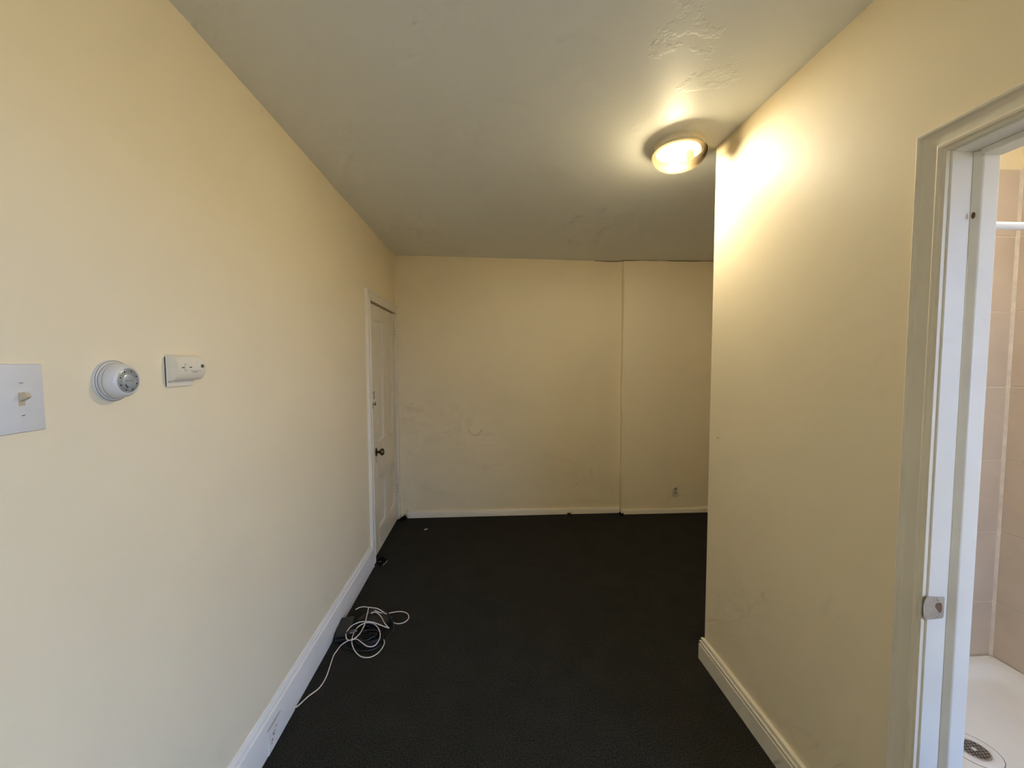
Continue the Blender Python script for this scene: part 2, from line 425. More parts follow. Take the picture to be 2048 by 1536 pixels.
def add_tile(parent, x0, x1, y0, y1, z0, z1):
    key = (round(x1-x0, 4), round(y1-y0, 4), round(z1-z0, 4))
    if key not in cache:
        o = MB().box(0, x1-x0, 0, y1-y0, 0, z1-z0).build('tile', 'tile', parent, bevel=0.002)
        cache[key] = o.data
    else:
        o = bpy.data.objects.new('tile', cache[key]); COL.objects.link(o); o.parent = parent
        b = o.modifiers.new('bevel', 'BEVEL'); b.width = 0.002; b.segments = 2
    o.location = (x0, y0+random.uniform(-0.0006, 0.0006), z0)
for i in range(len(rows)-1):
    for k in range(len(cols)-1):
        add_tile(wsb, cols[k+1]+g_/2, cols[k]-g_/2, YS-0.0085, YS-0.001, rows[i]+g_/2, rows[i+1]-g_/2)
colsy = [YS-0.010, 1.40, 1.10, 0.93]
MB().box(XS-0.0070, XS+0.001, 0.93, YS-0.0075, rows[0]-0.02, rows[-1]).build('grout', 'grout', wss)
for i in range(len(rows)-1):
    for k in range(len(colsy)-1):
        add_tile(wss, XS-0.0085, XS-0.001, colsy[k+1]+g_/2, colsy[k]-g_/2, rows[i]+g_/2, rows[i+1]-g_/2)
# caulked corner bead
mb = MB()
vs_, fs_ = extrude([(0, 0), (-0.017, 0.0), (-0.012, -0.008), (-0.008, -0.012), (0, -0.017)], lambda u, v, t: (XS-0.0045+u*0.9, YS-0.0045+v*0.9, t), rows[0], rows[-1])
mb.add(vs_, fs_); mb.build('caulk', 'grout', wsb)

# ------------------------------------------------------------------ trim
def baseboard(name, prof, fn, t0, t1, m, label):
    mb = MB(); mb.add(*extrude(prof, fn, t0, t1))
    o = mb.build(name, m)
    tag(o, label, 'baseboard', 'structure'); return o
profL = [(0, 0), (0.020, 0), (0.020, 0.130), (0.018, 0.136), (0.013, 0.139), (0.0125, 0.146), (0.009, 0.156), (0.005, 0.160), (0.004, 0.165), (0, 0.166)]
bbl = baseboard('baseboard_left', profL, lambda u, v, t: (-A+u, t, v), YF, 2.915, 'white_trim', 'tall white baseboard with a bevelled top along the left wall')
# square repair piece let into the baseboard with a dirty face, and the nail heads
vs_, fs_ = extrude([(1.30, 0.0), (1.715, 0.0), (1.70, 0.012), (1.60, 0.098), (1.505, 0.092), (1.513, 0.03), (1.506, 0.0)][1:], lambda u, v, t: (t, u, v), -A+0.019, -A+0.0225)
MB().add(vs_, fs_).build('repair_piece', 'white_trim', bbl)
MB().box(-A+0.0195, -A+0.0215, 1.506, 1.60, 0.0955, 0.0985).build('open_joint', 'ink', bbl)
for (y, z, s) in ((1.545, 0.052, 0.004), (1.552, 0.060, 0.003), (1.533, 0.040, 0.004), (1.562, 0.072, 0.003), (1.528, 0.030, 0.003), (1.540, 0.062, 0.003)):
    MB().lathe([(s, -0.001), (s, 0.0004), (s*0.6, 0.0008)], lambda a_, b_, h, y=y, z=z: (-A+0.0225+h, y+a_*1.3, z+b_), 10).build('scuff', 'ink', bbl)
profR = [(0, 0), (0.020, 0), (0.020, 0.078), (0.0165, 0.080), (0.0165, 0.084), (0.0185, 0.087), (0.0185, 0.094), (0.015, 0.098), (0.0105, 0.099), (0.0105, 0.103), (0.0135, 0.106), (0.0125, 0.113), (0.007, 0.117), (0, 0.117)]
baseboard('baseboard_right', profR, lambda u, v, t: (B-u, t, v), 0.957, lambda u, v: YC+u, 'trim', 'white baseboard with a double bead along the right wall')
profF = [(0, -0.01), (0.016, -0.01), (0.016, 0.046), (0.012, 0.054), (0.006, 0.057), (0, 0.057)]
baseboard('baseboard_back', profF, lambda u, v, t: (t, YB-u, v+0.008-0.012*(t+0.8)/2.1), -0.79, XJ-0.003, 'trim', 'low white baseboard running along the far wall')
baseboard('baseboard_back_right', profF, lambda u, v, t: (t, YBR-u, v-0.012), XJ+0.014, 2.95, 'trim', 'low white baseboard on the forward right part of the far wall')

# casing of the bathroom doorway: (u outward from the opening, v proud of the wall)
profC = [(0, 0), (0, 0.011), (0.006, 0.012), (0.009, 0.016), (0.014, 0.017), (0.018, 0.0145), (0.020, 0.0125), (0.046, 0.0125), (0.050, 0.0145), (0.053, 0.020), (0.058, 0.021), (0.062, 0.018), (0.062, 0)]
t2 = empty('trim_1', (B, 0.5, 0))
yi, yn, zi = J1+0.004, J0-0.004, JZ+0.004
MB().add(*extrude(profC, lambda u, v, t: (B-v, yi+u, t), 0.0, lambda u, v: zi+u)).build('side_casing', 'trim', t2)
MB().add(*extrude(profC, lambda u, v, t: (B-v, yn-u, t), 0.0, lambda u, v: zi+u)).build('side_casing', 'trim', t2)
MB().add(*extrude(profC, lambda u, v, t: (B-v, t, zi+u), lambda u, v: yn-u, lambda u, v: yi+u)).build('head_casing', 'trim', t2)
attach(t2)
tag(t2, 'moulded white casing around the bathroom doorway', 'door casing', 'structure')

# bathroom door frame: jambs, stops and the strike plate
d2 = empty('door_2', (B+0.05, 0.5, 0))
XE = B+BW
MB().box(B-0.0005, XE, J1, J1+0.02, 0, JZ+0.02).build('jamb', 'white_trim', d2, bevel=0.0015)
MB().box(B-0.0005, XE, J0-0.02, J0, 0, JZ+0.02).build('jamb', 'white_trim', d2, bevel=0.0015)
MB().box(B-0.0005, XE, J0, J1, JZ, JZ+0.02).build('head_jamb', 'white_trim', d2, bevel=0.0015)
MB().add(*extrude([(B+0.049, J1), (B+0.060, J1-0.014), (XE+0.001, J1-0.014), (XE+0.001, J1)], lambda u, v, t: (u, v, t), 0, JZ)).build('door_stop', 'white_trim', d2, bevel=0.0025)
MB().box(B+0.050, XE+0.001, J0, J0+0.014, 0, JZ).build('door_stop', 'white_trim', d2, bevel=0.0025)
MB().box(B+0.050, XE+0.001, J0+0.014, J1-0.014, JZ-0.014, JZ).build('head_stop', 'white_trim', d2, bevel=0.0025)
zs, xs0 = 0.897, B+0.004
# plate lies on the jamb, its rounded lip curls out over the casing edge
mb = MB()
hh = 0.030
pts = []
for k in range(13):
    t = math.pi*(0.5+k/12.0); pts.append((xs0-0.004+0.020*math.cos(t), zs+hh*math.sin(t)*-1))
outl = [(xs0+0.034, zs-hh+0.003), (xs0+0.037, zs-hh+0.006), (xs0+0.037, zs+hh-0.006), (xs0+0.034, zs+hh-0.003), (xs0-0.004, zs+hh)] + [(xs0-0.004+0.018*math.cos(t), zs+hh*0.97*math.sin(t)) for t in [math.pi*(0.5+k/12) for k in range(1, 12)]] + [(xs0-0.004, zs-hh)]
def lip(x): 
    d = max(0, (xs0-0.002)-x); return -0.0018 - 0.004*(d/0.02)**2*1.0
vs_ = [(x, J1+lip(x), z) for x, z in outl] + [(x, J1+lip(x)+0.0014, z) for x, z in outl]
no = len(outl)
mb.add(vs_, [tuple(range(no)), tuple(range(2*no-1, no-1, -1))] + [(i, no+i, no+(i+1) % no, (i+1) % no) for i in range(no)])
plate = mb.build('strike_plate', 'steel', d2)
mb = MB()
oc = [(xs0+0.022+0.0095*math.cos(t), zs+0.016*math.sin(t)) for t in [2*math.pi*k/16 for k in range(16)]]
oc = [(x, max(zs-0.0125, min(zs+0.0125, z))) for x, z in oc]
mb.add([(x, J1-0.0022, z) for x, z in oc]+[(x, J1-0.0016, z) for x, z in oc], [tuple(range(16)), tuple(range(31, 15, -1))]+[(i, 16+i, 16+(i+1) % 16, (i+1) % 16) for i in range(16)])
mb.build('latch_hole', 'wood', plate)
for zo in (0.021, -0.021):
    MB().lathe([(0.0034, 0), (0.0034, 0.0008), (0.002, 0.0012)], lambda a_, b_, h, zo=zo: (xs0+0.020+a_, J1-0.0018-h, zs+zo+b_), 12).build('screw', 'silver', plate)
attach(d2)
MB().lathe([(0.0055, 0), (0.0055, 0.0012), (0.003, 0.002)], lambda a_, b_, h: (B+0.0495-h, J1-0.008+a_*0.7, 1.838+b_*1.4), 10).build('paint_chip', 'wood', d2).matrix_parent_inverse = Matrix.Translation(-Vector(d2.location))
tag(d2, 'white bathroom door frame with stop moulding and steel strike plate', 'door frame', 'structure')

# ------------------------------------------------------------------ far left door
dr = empty('door_1', (-A, 3.44, 0))
XD = -A-0.004                     # door face (stiles and rails)
e0, e1, ztop, zbot = 3.050, 3.822, 1.944, 0.012
P1 = (3.185, 3.390); P2 = (3.487, 3.712); ZP = (0.875, 1.832); ZL = (0.185, 0.590)
def part(name, y0, y1, z0, z1, x0=XD-0.035, x1=XD, m='door', bev=0.002): return MB().box(x0, x1, y0, y1, z0, z1).build(name, m, dr, bevel=bev)
part('stile', e0, P1[0], zbot, ztop); part('stile', P2[1], e1, zbot, ztop)
part('rail', P1[0], P2[1], ZP[1], ztop); part('rail', P1[0], P2[1], ZL[1], ZP[0]); part('rail', P1[0], P2[1], zbot, ZL[0])
part('mullion', P1[1], P2[0], ZP[0], ZP[1]); part('mullion', P1[1], P2[0], ZL[0], ZL[1])
for (y0, y1) in (P1, P2):
    for (z0, z1) in (ZP, ZL):
        # panel: sunk field with an ogee moulding round it
        rings = [(0.0, -0.001), (0.006, -0.003), (0.012, -0.010), (0.020, -0.013), (0.024, -0.013)]
        vv = []; ff = []
        for (ins, dx) in rings:
            vv += [(XD+dx, y0+ins, z0+ins), (XD+dx, y1-ins, z0+ins), (XD+dx, y1-ins, z1-ins), (XD+dx, y0+ins, z1-ins)]
        for i in range(len(rings)-1):
            for k in range(4): ff.append((i*4+k, i*4+(k+1) % 4, (i+1)*4+(k+1) % 4, (i+1)*4+k))
        l_ = (len(rings)-1)*4; ff.append((l_, l_+1, l_+2, l_+3))
        MB().add(vv, ff).build('panel', 'door', dr)
# jamb strips beside the leaf, dark gap above it
MB().box(-A-0.11, -A+0.002, D0, e0-0.004, 0, DZ).build('jamb', 'door', dr, bevel=0.002)
MB().box(-A-0.11, -A+0.002, e1+0.003, D1, 0, DZ).build('jamb', 'door', dr, bevel=0.002)
# knob with rosette
kz, ky = 0.808, 3.135
ro = MB().lathe([(0.026, 0), (0.026, 0.002), (0.022, 0.005), (0.012, 0.008)], lambda a_, b_, h: (XD+h, ky+a_*0.75, kz+b_*1.35), 28).build('rosette', 'brass', dr)
kb = MB().lathe([(0.009, 0.004), (0.009, 0.022), (0.012, 0.028), (0.022, 0.034), (0.0275, 0.043), (0.0275, 0.050), (0.022, 0.058), (0.012, 0.0615), (0.0, 0.062)], lambda a_, b_, h: (XD+h, ky+a_, kz+b_), 32, cap1=False).build('knob', 'brass', dr)
MB().box(XD, XD+0.0015, ky-0.004, ky+0.004, kz-0.085, kz-0.045).build('keyhole', 'ink', dr, bevel=0.0005)
# old slide latch and its hook
lt = MB().box(XD, XD+0.008, 3.060, 3.098, 1.243, 1.285).build('latch', 'door', dr, bevel=0.002)
MB().box(XD+0.008, XD+0.0105, 3.078, 3.084, 1.225, 1.285).build('bolt', 'iron', lt)
MB().box(XD+0.008, XD+0.0105, 3.030, 3.052, 1.272, 1.277).build('bolt', 'iron', lt)
hk = MB().box(XD, XD+0.006, 3.060, 3.115, 1.150, 1.205).build('latch', 'door', dr, bevel=0.002)
MB().tube(smooth_path([(XD+0.008, 3.075, 1.19), (XD+0.012, 3.090, 1.178), (XD+0.012, 3.106, 1.186), (XD+0.009, 3.112, 1.200)], 5), 0.003, 6).build('hook', 'iron', hk)
MB().box(XD+0.005, XD+0.0075, 3.056, 3.060, 1.155, 1.20).build('bolt', 'iron', hk)
for hz in (1.79, 0.30):
    hg = MB().tube([(XD+0.008, e1+0.002, hz-0.045), (XD+0.008, e1+0.002, hz+0.045)], 0.007, 10).build('hinge', 'door', dr)
    for dz in (-0.03, 0.0, 0.03):
        MB().lathe([(0.0075, -0.0012), (0.0075, 0.0012)], lambda a_, b_, h, dz=dz, hz=hz: (XD+0.008+a_, e1+0.002+b_, hz+dz+h), 10).build('knuckle_gap', 'ink', hg)
attach(dr)
tag(dr, 'four panel painted door at the far end of the left wall', 'door', 'structure')

t1 = empty('trim_2', (-A, 3.4, 0))
profD = [(0, 0), (0, 0.014), (0.006, 0.016), (0.010, 0.012), (0.016, 0.012), (0.019, 0.016), (0.025, 0.016), (0.029, 0.013), (0.060, 0.014), (0.066, 0.018), (0.074, 0.023), (0.080, 0.024), (0.085, 0.022), (0.085, 0)]
MB().add(*extrude(profD, lambda u, v, t: (-A+v, D0-u, t), 0.0, lambda u, v: DZ+u*0.85)).build('side_casing', 'trim', t1)
MB().add(*extrude(profD, lambda u, v, t: (-A+v, t, DZ+u*0.85), lambda u, v: D0-u, YB-0.001)).build('head_casing', 'trim', t1)
MB().box(-A-0.001, -A+0.014, D1-0.002, YB-0.001, 0, DZ).build('side_casing', 'trim', t1, bevel=0.003)
attach(t1)
tag(t1, 'moulded white casing around the far four panel door', 'door casing', 'structure')

# ------------------------------------------------------------------ ceiling light
LX, LY = 0.880, 1.850
cl = empty('ceiling_light', (LX, LY, H))
zc = ceil_z(LX, LY)
lf = lambda a_, b_, h: (LX+a_, LY+b_, zc-h)
MB().lathe([(0.092, -0.004), (0.106, -0.004), (0.109, 0.004), (0.108, 0.018), (0.103, 0.022), (0.103, 0.026), (0.106, 0.029), (0.106, 0.036), (0.100, 0.040), (0.092, 0.040)], lf, 64, cap0=False, cap1=False).build('canopy', 'cream_plastic', cl)
MB().lathe([(0.0, 0.006), (0.05, 0.006), (0.092, 0.010), (0.092, 0.040)], lf, 48, cap0=False, cap1=False).build('reflector', 'ivory', cl)
# ribbed glass bowl
seg = 240; prof = []
for k in range(19):
    t = k/18*math.pi/2
    prof.append((0.118*math.cos(t)**0.75 if k < 18 else 0.0, 0.044+0.070*math.sin(t)))
prof = [(0.102, 0.036), (0.112, 0.038)] + prof
mb = MB(); vv = []; ff = []
for i, (r, h) in enumerate(prof):
    for k in range(seg):
        t = 2*math.pi*k/seg
        rr = r*(1+(0.010*math.cos(60*t) if i > 2 else 0))
        vv.append((LX+rr*math.cos(t), LY+rr*math.sin(t), zc-h))
for i in range(len(prof)-1):
    for k in range(seg): ff.append((i*seg+k, i*seg+(k+1) % seg, (i+1)*seg+(k+1) % seg, (i+1)*seg+k))
mb.add(vv, ff); sh = mb.build('glass_shade', 'shade', cl)
sh['label'] = 'ribbed amber glass bowl'
# bulb aimed off the right wall, its unseen holder shaped to shade that wall
bd = Vector((-0.88, 0.47, -0.02)).normalized(); bs = bd.cross(Vector((0, 0, 1))).normalized(); bu = bs.cross(bd)
bc = Vector((LX+0.038, LY-0.026, zc-0.064))
bf = lambda a_, b_, h: tuple(bc + a_*bs + b_*bu + h*bd)
MB().lathe([(0.011, 0.018), (0.015, 0.030), (0.021, 0.048), (0.0235, 0.064), (0.0225, 0.078), (0.017, 0.089), (0.009, 0.095), (0.0, 0.097)], bf, 24, cap1=False).build('bulb', 'bulb', cl)
MB().lathe([(0.017, -0.016), (0.020, -0.014), (0.023, 0.000), (0.024, 0.012), (0.024, 0.016), (0.022, 0.017), (0.013, 0.013)], bf, 24).build('shading_holder', 'white_plastic', cl)
attach(cl)
tag(cl, 'lit flush ceiling lamp with a ribbed glass bowl near the wall corner', 'ceiling lamp')

# ------------------------------------------------------------------ things on the left wall
# toggle switch
sw = empty('light_switch', (-A, 0.79, 1.376))
y0, y1, z0, z1 = 0.752, 0.834, 1.375, 1.503
vv = []; ff = []
for (ins, h) in ((0, 0.0), (0, 0.002), (0.0015, 0.0042), (0.005, 0.0055)):
    vv += [(-A+h, y0+ins, z0+ins), (-A+h, y1-ins, z0+ins), (-A+h, y1-ins, z1-ins), (-A+h, y0+ins, z1-ins)]
for i in range(3):
    for k in range(4): ff.append((i*4+k, i*4+(k+1) % 4, (i+1)*4+(k+1) % 4, (i+1)*4+k))
ff += [(12, 13, 14, 15), (3, 2, 1, 0)]
MB().add(vv, ff).build('switch_plate', 'plate', sw)
yc, zc_ = 0.794, 1.438
XP = -A+0.0055
MB().box(XP-0.002, XP+0.0004, yc-0.0052, yc+0.0052, zc_-0.0125, zc_+0.0125).build('toggle_slot', 'ivory', sw)
# toggle tilted up
def tg(a_, b_, h):   # local: h along lever
    dx, dz = math.cos(math.radians(28)), math.sin(math.radians(28))
    return (XP + h*dx - b_*dz, yc + a_, zc_+0.001 + h*dz + b_*dx)
vv = [tg(sx*wd, sz*wd2, h) for (h, wd, wd2) in ((-0.002, 0.0047, 0.0055), (0.010, 0.0043, 0.0050), (0.0145, 0.0036, 0.0036)) for (sx, sz) in ((-1, -1), (1, -1), (1, 1), (-1, 1))]
ff = [(i*4+k, i*4+(k+1) % 4, (i+1)*4+(k+1) % 4, (i+1)*4+k) for i in range(2) for k in range(4)] + [(8, 9, 10, 11), (3, 2, 1, 0)]
MB().add(vv, ff).build('toggle', 'ivory', sw, bevel=0.0006)
for zz in (zc_+0.0302, zc_-0.0302):
    s_ = MB().lathe([(0.0034, -0.001), (0.0034, 0.0005), (0.0022, 0.0012), (0, 0.0013)], lambda a_, b_, h, zz=zz: (XP+h, yc+a_, zz+b_), 16, cap1=False).build('screw', 'plate', sw)
    MB().box(XP+0.0011, XP+0.0016, yc-0.0028, yc+0.0028, zz-0.0005, zz+0.0005).build('screw_slot', 'dark', s_)
attach(sw)
tag(sw, 'white toggle switch plate with a brownish lever at the left edge', 'light switch')

# round thermostat
th = empty('thermostat', (-A, 0.979, 1.463))
tf = lambda a_, b_, h: (-A+h, 0.979+a_, 1.463+b_)
MB().lathe([(0.0475, 0), (0.0475, 0.0045), (0.0455, 0.007), (0.041, 0.008)], tf, 64).build('wall_plate', 'white_plastic', th)
MB().lathe([(0.0400, 0.0075), (0.0415, 0.009), (0.0415, 0.0145), (0.0400, 0.0155)], tf, 64).build('base_ring', 'white_plastic', th)
MB().lathe([(0.0385, 0.0150), (0.0405, 0.0165), (0.0400, 0.021), (0.0382, 0.028), (0.0352, 0.034), (0.0318, 0.0375), (0.0295, 0.0385), (0.0282, 0.0378)], tf, 64, cap0=False, cap1=False).build('cover', 'white_plastic', th)
MB().lathe([(0.0284, 0.030), (0.0284, 0.0372), (0.026, 0.0385), (0.0175, 0.0390), (0.0165, 0.0378)], tf, 64, cap1=False).build('dial', 'silver', th)
MB().lathe([(0.0164, 0.034), (0.0164, 0.0385), (0.0135, 0.0402), (0.0, 0.0404)], tf, 48, cap1=False).build('dial_centre', 'silver2', th)
for (rs, hs) in ((0.0462, 0.0070), (0.0413, 0.0086), (0.0402, 0.0158)):
    MB().tube([tf(rs*math.cos(2*math.pi*k/48), rs*math.sin(2*math.pi*k/48), hs) for k in range(48)], 0.0006, 6, close=True).build('seam', 'ink', th)
for k in range(22):
    t = math.radians(25+k*15)
    if k in (10, 11): continue
    r = 0.0225; s = 0.0013 if k % 3 else 0.0019
    MB().lathe([(s, 0), (s, 0.0004)], lambda a_, b_, h, r=r, t=t: tf(r*math.cos(t)+a_, r*math.sin(t)+b_, 0.0387+h), 8).build('scale_mark', 'dark' if (k % 3 == 0) else 'ink', th)
MB().tube([tf(-0.0105, -0.0080, 0.0408), tf(-0.0045, -0.0165, 0.0408)], 0.0007, 6).build('pointer', 'dark', th)
MB().box(-A+0.0403, -A+0.0407, 0.969, 0.989, 1.4622, 1.4634).build('lettering', 'ink', th)
attach(th)
tag(th, 'round white dial thermostat with a silver face', 'thermostat')

# carbon monoxide alarm: half-round cream body on a wall plate
co = empty('carbon_monoxide_alarm', (-A, 1.19, 1.44))
ca, cb_ = 1.136, 1.248
zc2, hz2 = 1.490, 0.0355
prof = [(0.003, -hz2)]
for k in range(21):
    t = -math.pi/2 + math.pi*k/20
    prof.append((0.010+0.0235*abs(math.cos(t))**0.8, hz2*math.sin(t)))
prof.append((0.003, hz2))
mb = MB(); vv = []; np_ = len(prof)
stations = [(ca, 1.0), (ca+0.001, 1.0), (cb_-0.016, 1.0), (cb_-0.009, 0.985), (cb_-0.004, 0.95), (cb_-0.001, 0.90), (cb_, 0.85)]
for (y, s) in stations:
    for (u, v) in prof: vv.append((-A+0.003+(u-0.003)*s, y, zc2+v*s))
ff = [(i*np_+k, i*np_+(k+1) % np_, (i+1)*np_+(k+1) % np_, (i+1)*np_+k) for i in range(len(stations)-1) for k in range(np_)]
ff += [tuple(range(np_-1, -1, -1)), tuple((len(stations)-1)*np_+k for k in range(np_))]
mb.add(vv, ff); mb.build('body', 'cream_plastic', co)
MB().box(-A, -A+0.006, ca-0.001, 1.226, 1.4385, 1.520).build('mount_plate', 'cream_plastic', co, bevel=0.001)
MB().box(-A-0.0005, -A+0.0022, ca-0.0016, ca-0.0008, 1.440, 1.520).build('plate_gap', 'dark', co)
def cx(z):   # front of the body at height z
    t = math.asin(max(-1, min(1, (z-zc2)/hz2))); return -A+0.010+0.0235*math.cos(t)**0.8
def mark(name, y0, y1, z0, z1, m='dark', d=0.0006):
    xa, xb = cx(z0), cx(z1)
    vv = [(xa-0.001, y0, z0), (xa-0.001, y1, z0), (xb-0.001, y1, z1), (xb-0.001, y0, z1), (xa+d, y0, z0), (xa+d, y1, z0), (xb+d, y1, z1), (xb+d, y0, z1)]
    MB().add(vv, [(0, 3, 2, 1), (4, 5, 6, 7), (0, 1, 5, 4), (1, 2, 6, 5), (2, 3, 7, 6), (3, 0, 4, 7)]).build(name, m, co)
mark('indicator', 1.1500, 1.1590, 1.4898, 1.4922); mark('indicator', 1.1775, 1.1870, 1.4905, 1.4928)
mark('button_outline', 1.1610, 1.1618, 1.482, 1.500, 'ink'); mark('button_outline', 1.1618, 1.170, 1.4996, 1.5004, 'ink'); mark('button_outline', 1.1618, 1.170, 1.4818, 1.4826, 'ink')
mark('lettering', 1.183, 1.222, 1.4812, 1.4820, 'ink'); mark('lettering', 1.190, 1.212, 1.4770, 1.4784, 'ink')
for (zz, wv, hv) in ((1.4985, 0.0045, 0.0010), (1.4945, 0.0062, 0.0022), (1.4905, 0.0045, 0.0010)):
    mark('sounder_slot', 1.2290-wv/1.0, 1.2290+wv/1.0, zz-hv, zz+hv)
attach(co)
tag(co, 'small cream half-round alarm box beside the thermostat', 'alarm')

# outlet on the forward part of the far wall
ou = empty('wall_outlet', (1.838, YBR, 0.165))
oy, oz = 1.838, 0.222
of = lambda a_, b_, h: (oy+a_, YBR-h, oz+b_)
vv = []; ff = []
for (ins, h) in ((0, 0.0), (0, 0.003), (0.002, 0.005), (0.005, 0.006)):
    vv += [of(-0.034+ins, -0.056+ins, h), of(0.034-ins, -0.056+ins, h), of(0.034-ins, 0.056-ins, h), of(-0.034+ins, 0.056-ins, h)]
for i in range(3):
    for k in range(4): ff.append((i*4+k, i*4+(k+1) % 4, (i+1)*4+(k+1) % 4, (i+1)*4+k))
ff += [(12, 13, 14, 15), (3, 2, 1, 0)]
MB().add(vv, ff).build('cover_plate', 'trim', ou)
for s in (1, -1):
    rc = MB().lathe([(0.0165, 0.004), (0.0165, 0.0072), (0.0155, 0.0078)], lambda a_, b_, h, s=s: of(a_, max(-0.0135, min(0.0135, b_))+s*0.0195, h), 28).build('receptacle', 'ivory', ou)
    for (dx, dz, ww, h2) in ((-0.0063, 0.003, 0.0016, 0.0048), (0.0063, 0.003, 0.0016, 0.004), (0, -0.0075, 0.0026, 0.0026)):
        p0 = of(dx-ww, s*0.0195+dz-h2, 0.0075); p1 = of(dx+ww, s*0.0195+dz+h2, 0.0084)
        MB().box(min(p0[0], p1[0]), max(p0[0], p1[0]), min(p0[1], p1[1]), max(p0[1], p1[1]), p0[2], p1[2]).build('slot', 'dark', rc)
attach(ou)
tag(ou, 'small cream duplex outlet low on the far wall', 'outlet')

# ------------------------------------------------------------------ cable heap by the baseboard
def adapter(name, c, size, rot, label, prongs=None):
    root = empty(name, (c[0], c[1], 0.0)); lx, ly, lz = size
    R_ = Matrix.Rotation(rot, 4, 'Z')
    def loc(p): return tuple(R_ @ Vector(p))
    b = MB().box(-lx/2, lx/2, -ly/2, ly/2, 0.0, lz*0.52); o1 = b.build('lower_shell', 'black', root, bevel=0.006, bseg=3)
    o2 = MB().box(-lx/2+0.0008, lx/2-0.0008, -ly/2+0.0008, ly/2-0.0008, lz*0.52, lz).build('upper_shell', 'black', root, bevel=0.007, bseg=3)
    root.rotation_euler = (0, 0, rot)
    return root
a1 = adapter('power_adapter', (-0.806, 2.205), (0.078, 0.165, 0.042), math.radians(9), '')
for dx in (-0.008, 0.008):
    pr = MB().box(0.012, 0.052, -0.080+dx-0.0012, -0.080+dx+0.0012, 0.0445, 0.0505).build('prong', 'steel', a1); pr.rotation_euler = (0, 0, math.radians(16))
MB().box(-0.004, 0.014, -0.096, -0.064, 0.0405, 0.053).build('plug_base', 'black', a1, bevel=0.002).rotation_euler = (0, 0, math.radians(16))
tag(a1, 'black power adapter with bare prongs lying against the left baseboard', 'power adapter')
a2 = adapter('power_adapter', (-0.655, 2.264), (0.17, 0.105, 0.044), math.radians(-31), '')
MB().box(-0.072, -0.040, 0.010, 0.016, 0.0435, 0.0445).build('sticker', 'lint', a2)
tag(a2, 'black adapter box at the back of the cable heap under the white cable', 'power adapter')
# black cord wound in a loose coil
pts = []
cxx, cyy = -0.652, 2.128
for k in range(0, 6*28+1):
    t = 2*math.pi*k/28; turn = k/28.0
    r = 0.050+0.022*math.sin(turn*1.7+0.5)+0.006*math.sin(3*t)
    z = 0.0052+0.0046*turn + 0.002*math.sin(2*t+turn)
    pts.append((cxx+r*1.05*math.cos(t+0.3*turn)+0.006*math.sin(turn*2.1), cyy+r*0.80*math.sin(t+0.3*turn)+0.006*math.cos(turn*1.3), max(z, 0.0045)))
tl_ = [(-0.585, 2.19, 0.026), (-0.565, 2.21, 0.016), (-0.575, 2.235, 0.0046)]
mb = MB().tube(pts, 0.0040, 8)
ck = mb.build('coiled_cord', 'rubber'); recenter(ck, (cxx, cyy, 0))
tag(ck, 'black cord wound in a loose coil on the carpet', 'cord')
# second black lead over the adapters
lead = smooth_path([(-0.745, 2.10, 0.006), (-0.735, 2.15, 0.012), (-0.742, 2.20, 0.048), (-0.72, 2.262, 0.052), (-0.66, 2.325, 0.05), (-0.60, 2.296, 0.050), (-0.565, 2.246, 0.046), (-0.540, 2.205, 0.02), (-0.552, 2.165, 0.006), (-0.585, 2.08, 0.0055), (-0.65, 2.045, 0.0055), (-0.72, 2.06, 0.0055), (-0.765, 2.078, 0.0055)], 8)
ld = MB().tube(lead, 0.0038, 8).build('adapter_lead', 'rubber'); recenter(ld, (-0.65, 2.15, 0))
tag(ld, 'thin black lead looping over the adapters in the heap', 'cord')
# the white cable: out of the baseboard, looped over the heap
C1 = [(-0.852, 1.700, 0.018), (-0.838, 1.718, 0.012), (-0.821, 1.774, 0.004), (-0.791, 1.819, 0.004), (-0.784, 1.878, 0.004), (-0.793, 1.953, 0.004), (-0.803, 2.023, 0.004), (-0.799, 2.054, 0.006), (-0.79, 2.094, 0.008), (-0.765, 2.116, 0.015), (-0.736, 2.105, 0.028), (-0.709, 2.098, 0.036), (-0.677, 2.072, 0.036), (-0.644, 2.044, 0.036), (-0.616, 2.035, 0.036), (-0.597, 2.044, 0.038), (-0.587, 2.076, 0.04), (-0.592, 2.119, 0.042), (-0.612, 2.162, 0.044), (-0.641, 2.197, 0.046), (-0.668, 2.212, 0.047), (-0.699, 2.212, 0.047), (-0.724, 2.192, 0.046), (-0.736, 2.157, 0.044), (-0.738, 2.118, 0.036), (-0.734, 2.095, 0.022), (-0.718, 2.067, 0.012), (-0.692, 2.036, 0.006), (-0.663, 2.012, 0.004), (-0.634, 2.002, 0.004), (-0.606, 2.005, 0.004), (-0.583, 2.027, 0.004), (-0.569, 2.057, 0.006), (-0.564, 2.092, 0.01), (-0.574, 2.12, 0.012)]
C2 = [(-0.691, 2.295, 0.052), (-0.671, 2.298, 0.054), (-0.649, 2.284, 0.055), (-0.619, 2.247, 0.055), (-0.59, 2.198, 0.054), (-0.567, 2.168, 0.053), (-0.553, 2.153, 0.052), (-0.581, 2.166, 0.053), (-0.618, 2.185, 0.055), (-0.65, 2.201, 0.056), (-0.685, 2.21, 0.057), (-0.723, 2.21, 0.056), (-0.752, 2.194, 0.055), (-0.77, 2.165, 0.053), (-0.773, 2.128, 0.05), (-0.766, 2.103, 0.046), (-0.75, 2.086, 0.04), (-0.73, 2.087, 0.042), (-0.713, 2.096, 0.046), (-0.699, 2.118, 0.052), (-0.694, 2.156, 0.056), (-0.692, 2.186, 0.062), (-0.699, 2.238, 0.064), (-0.708, 2.291, 0.062), (-0.717, 2.339, 0.058)]
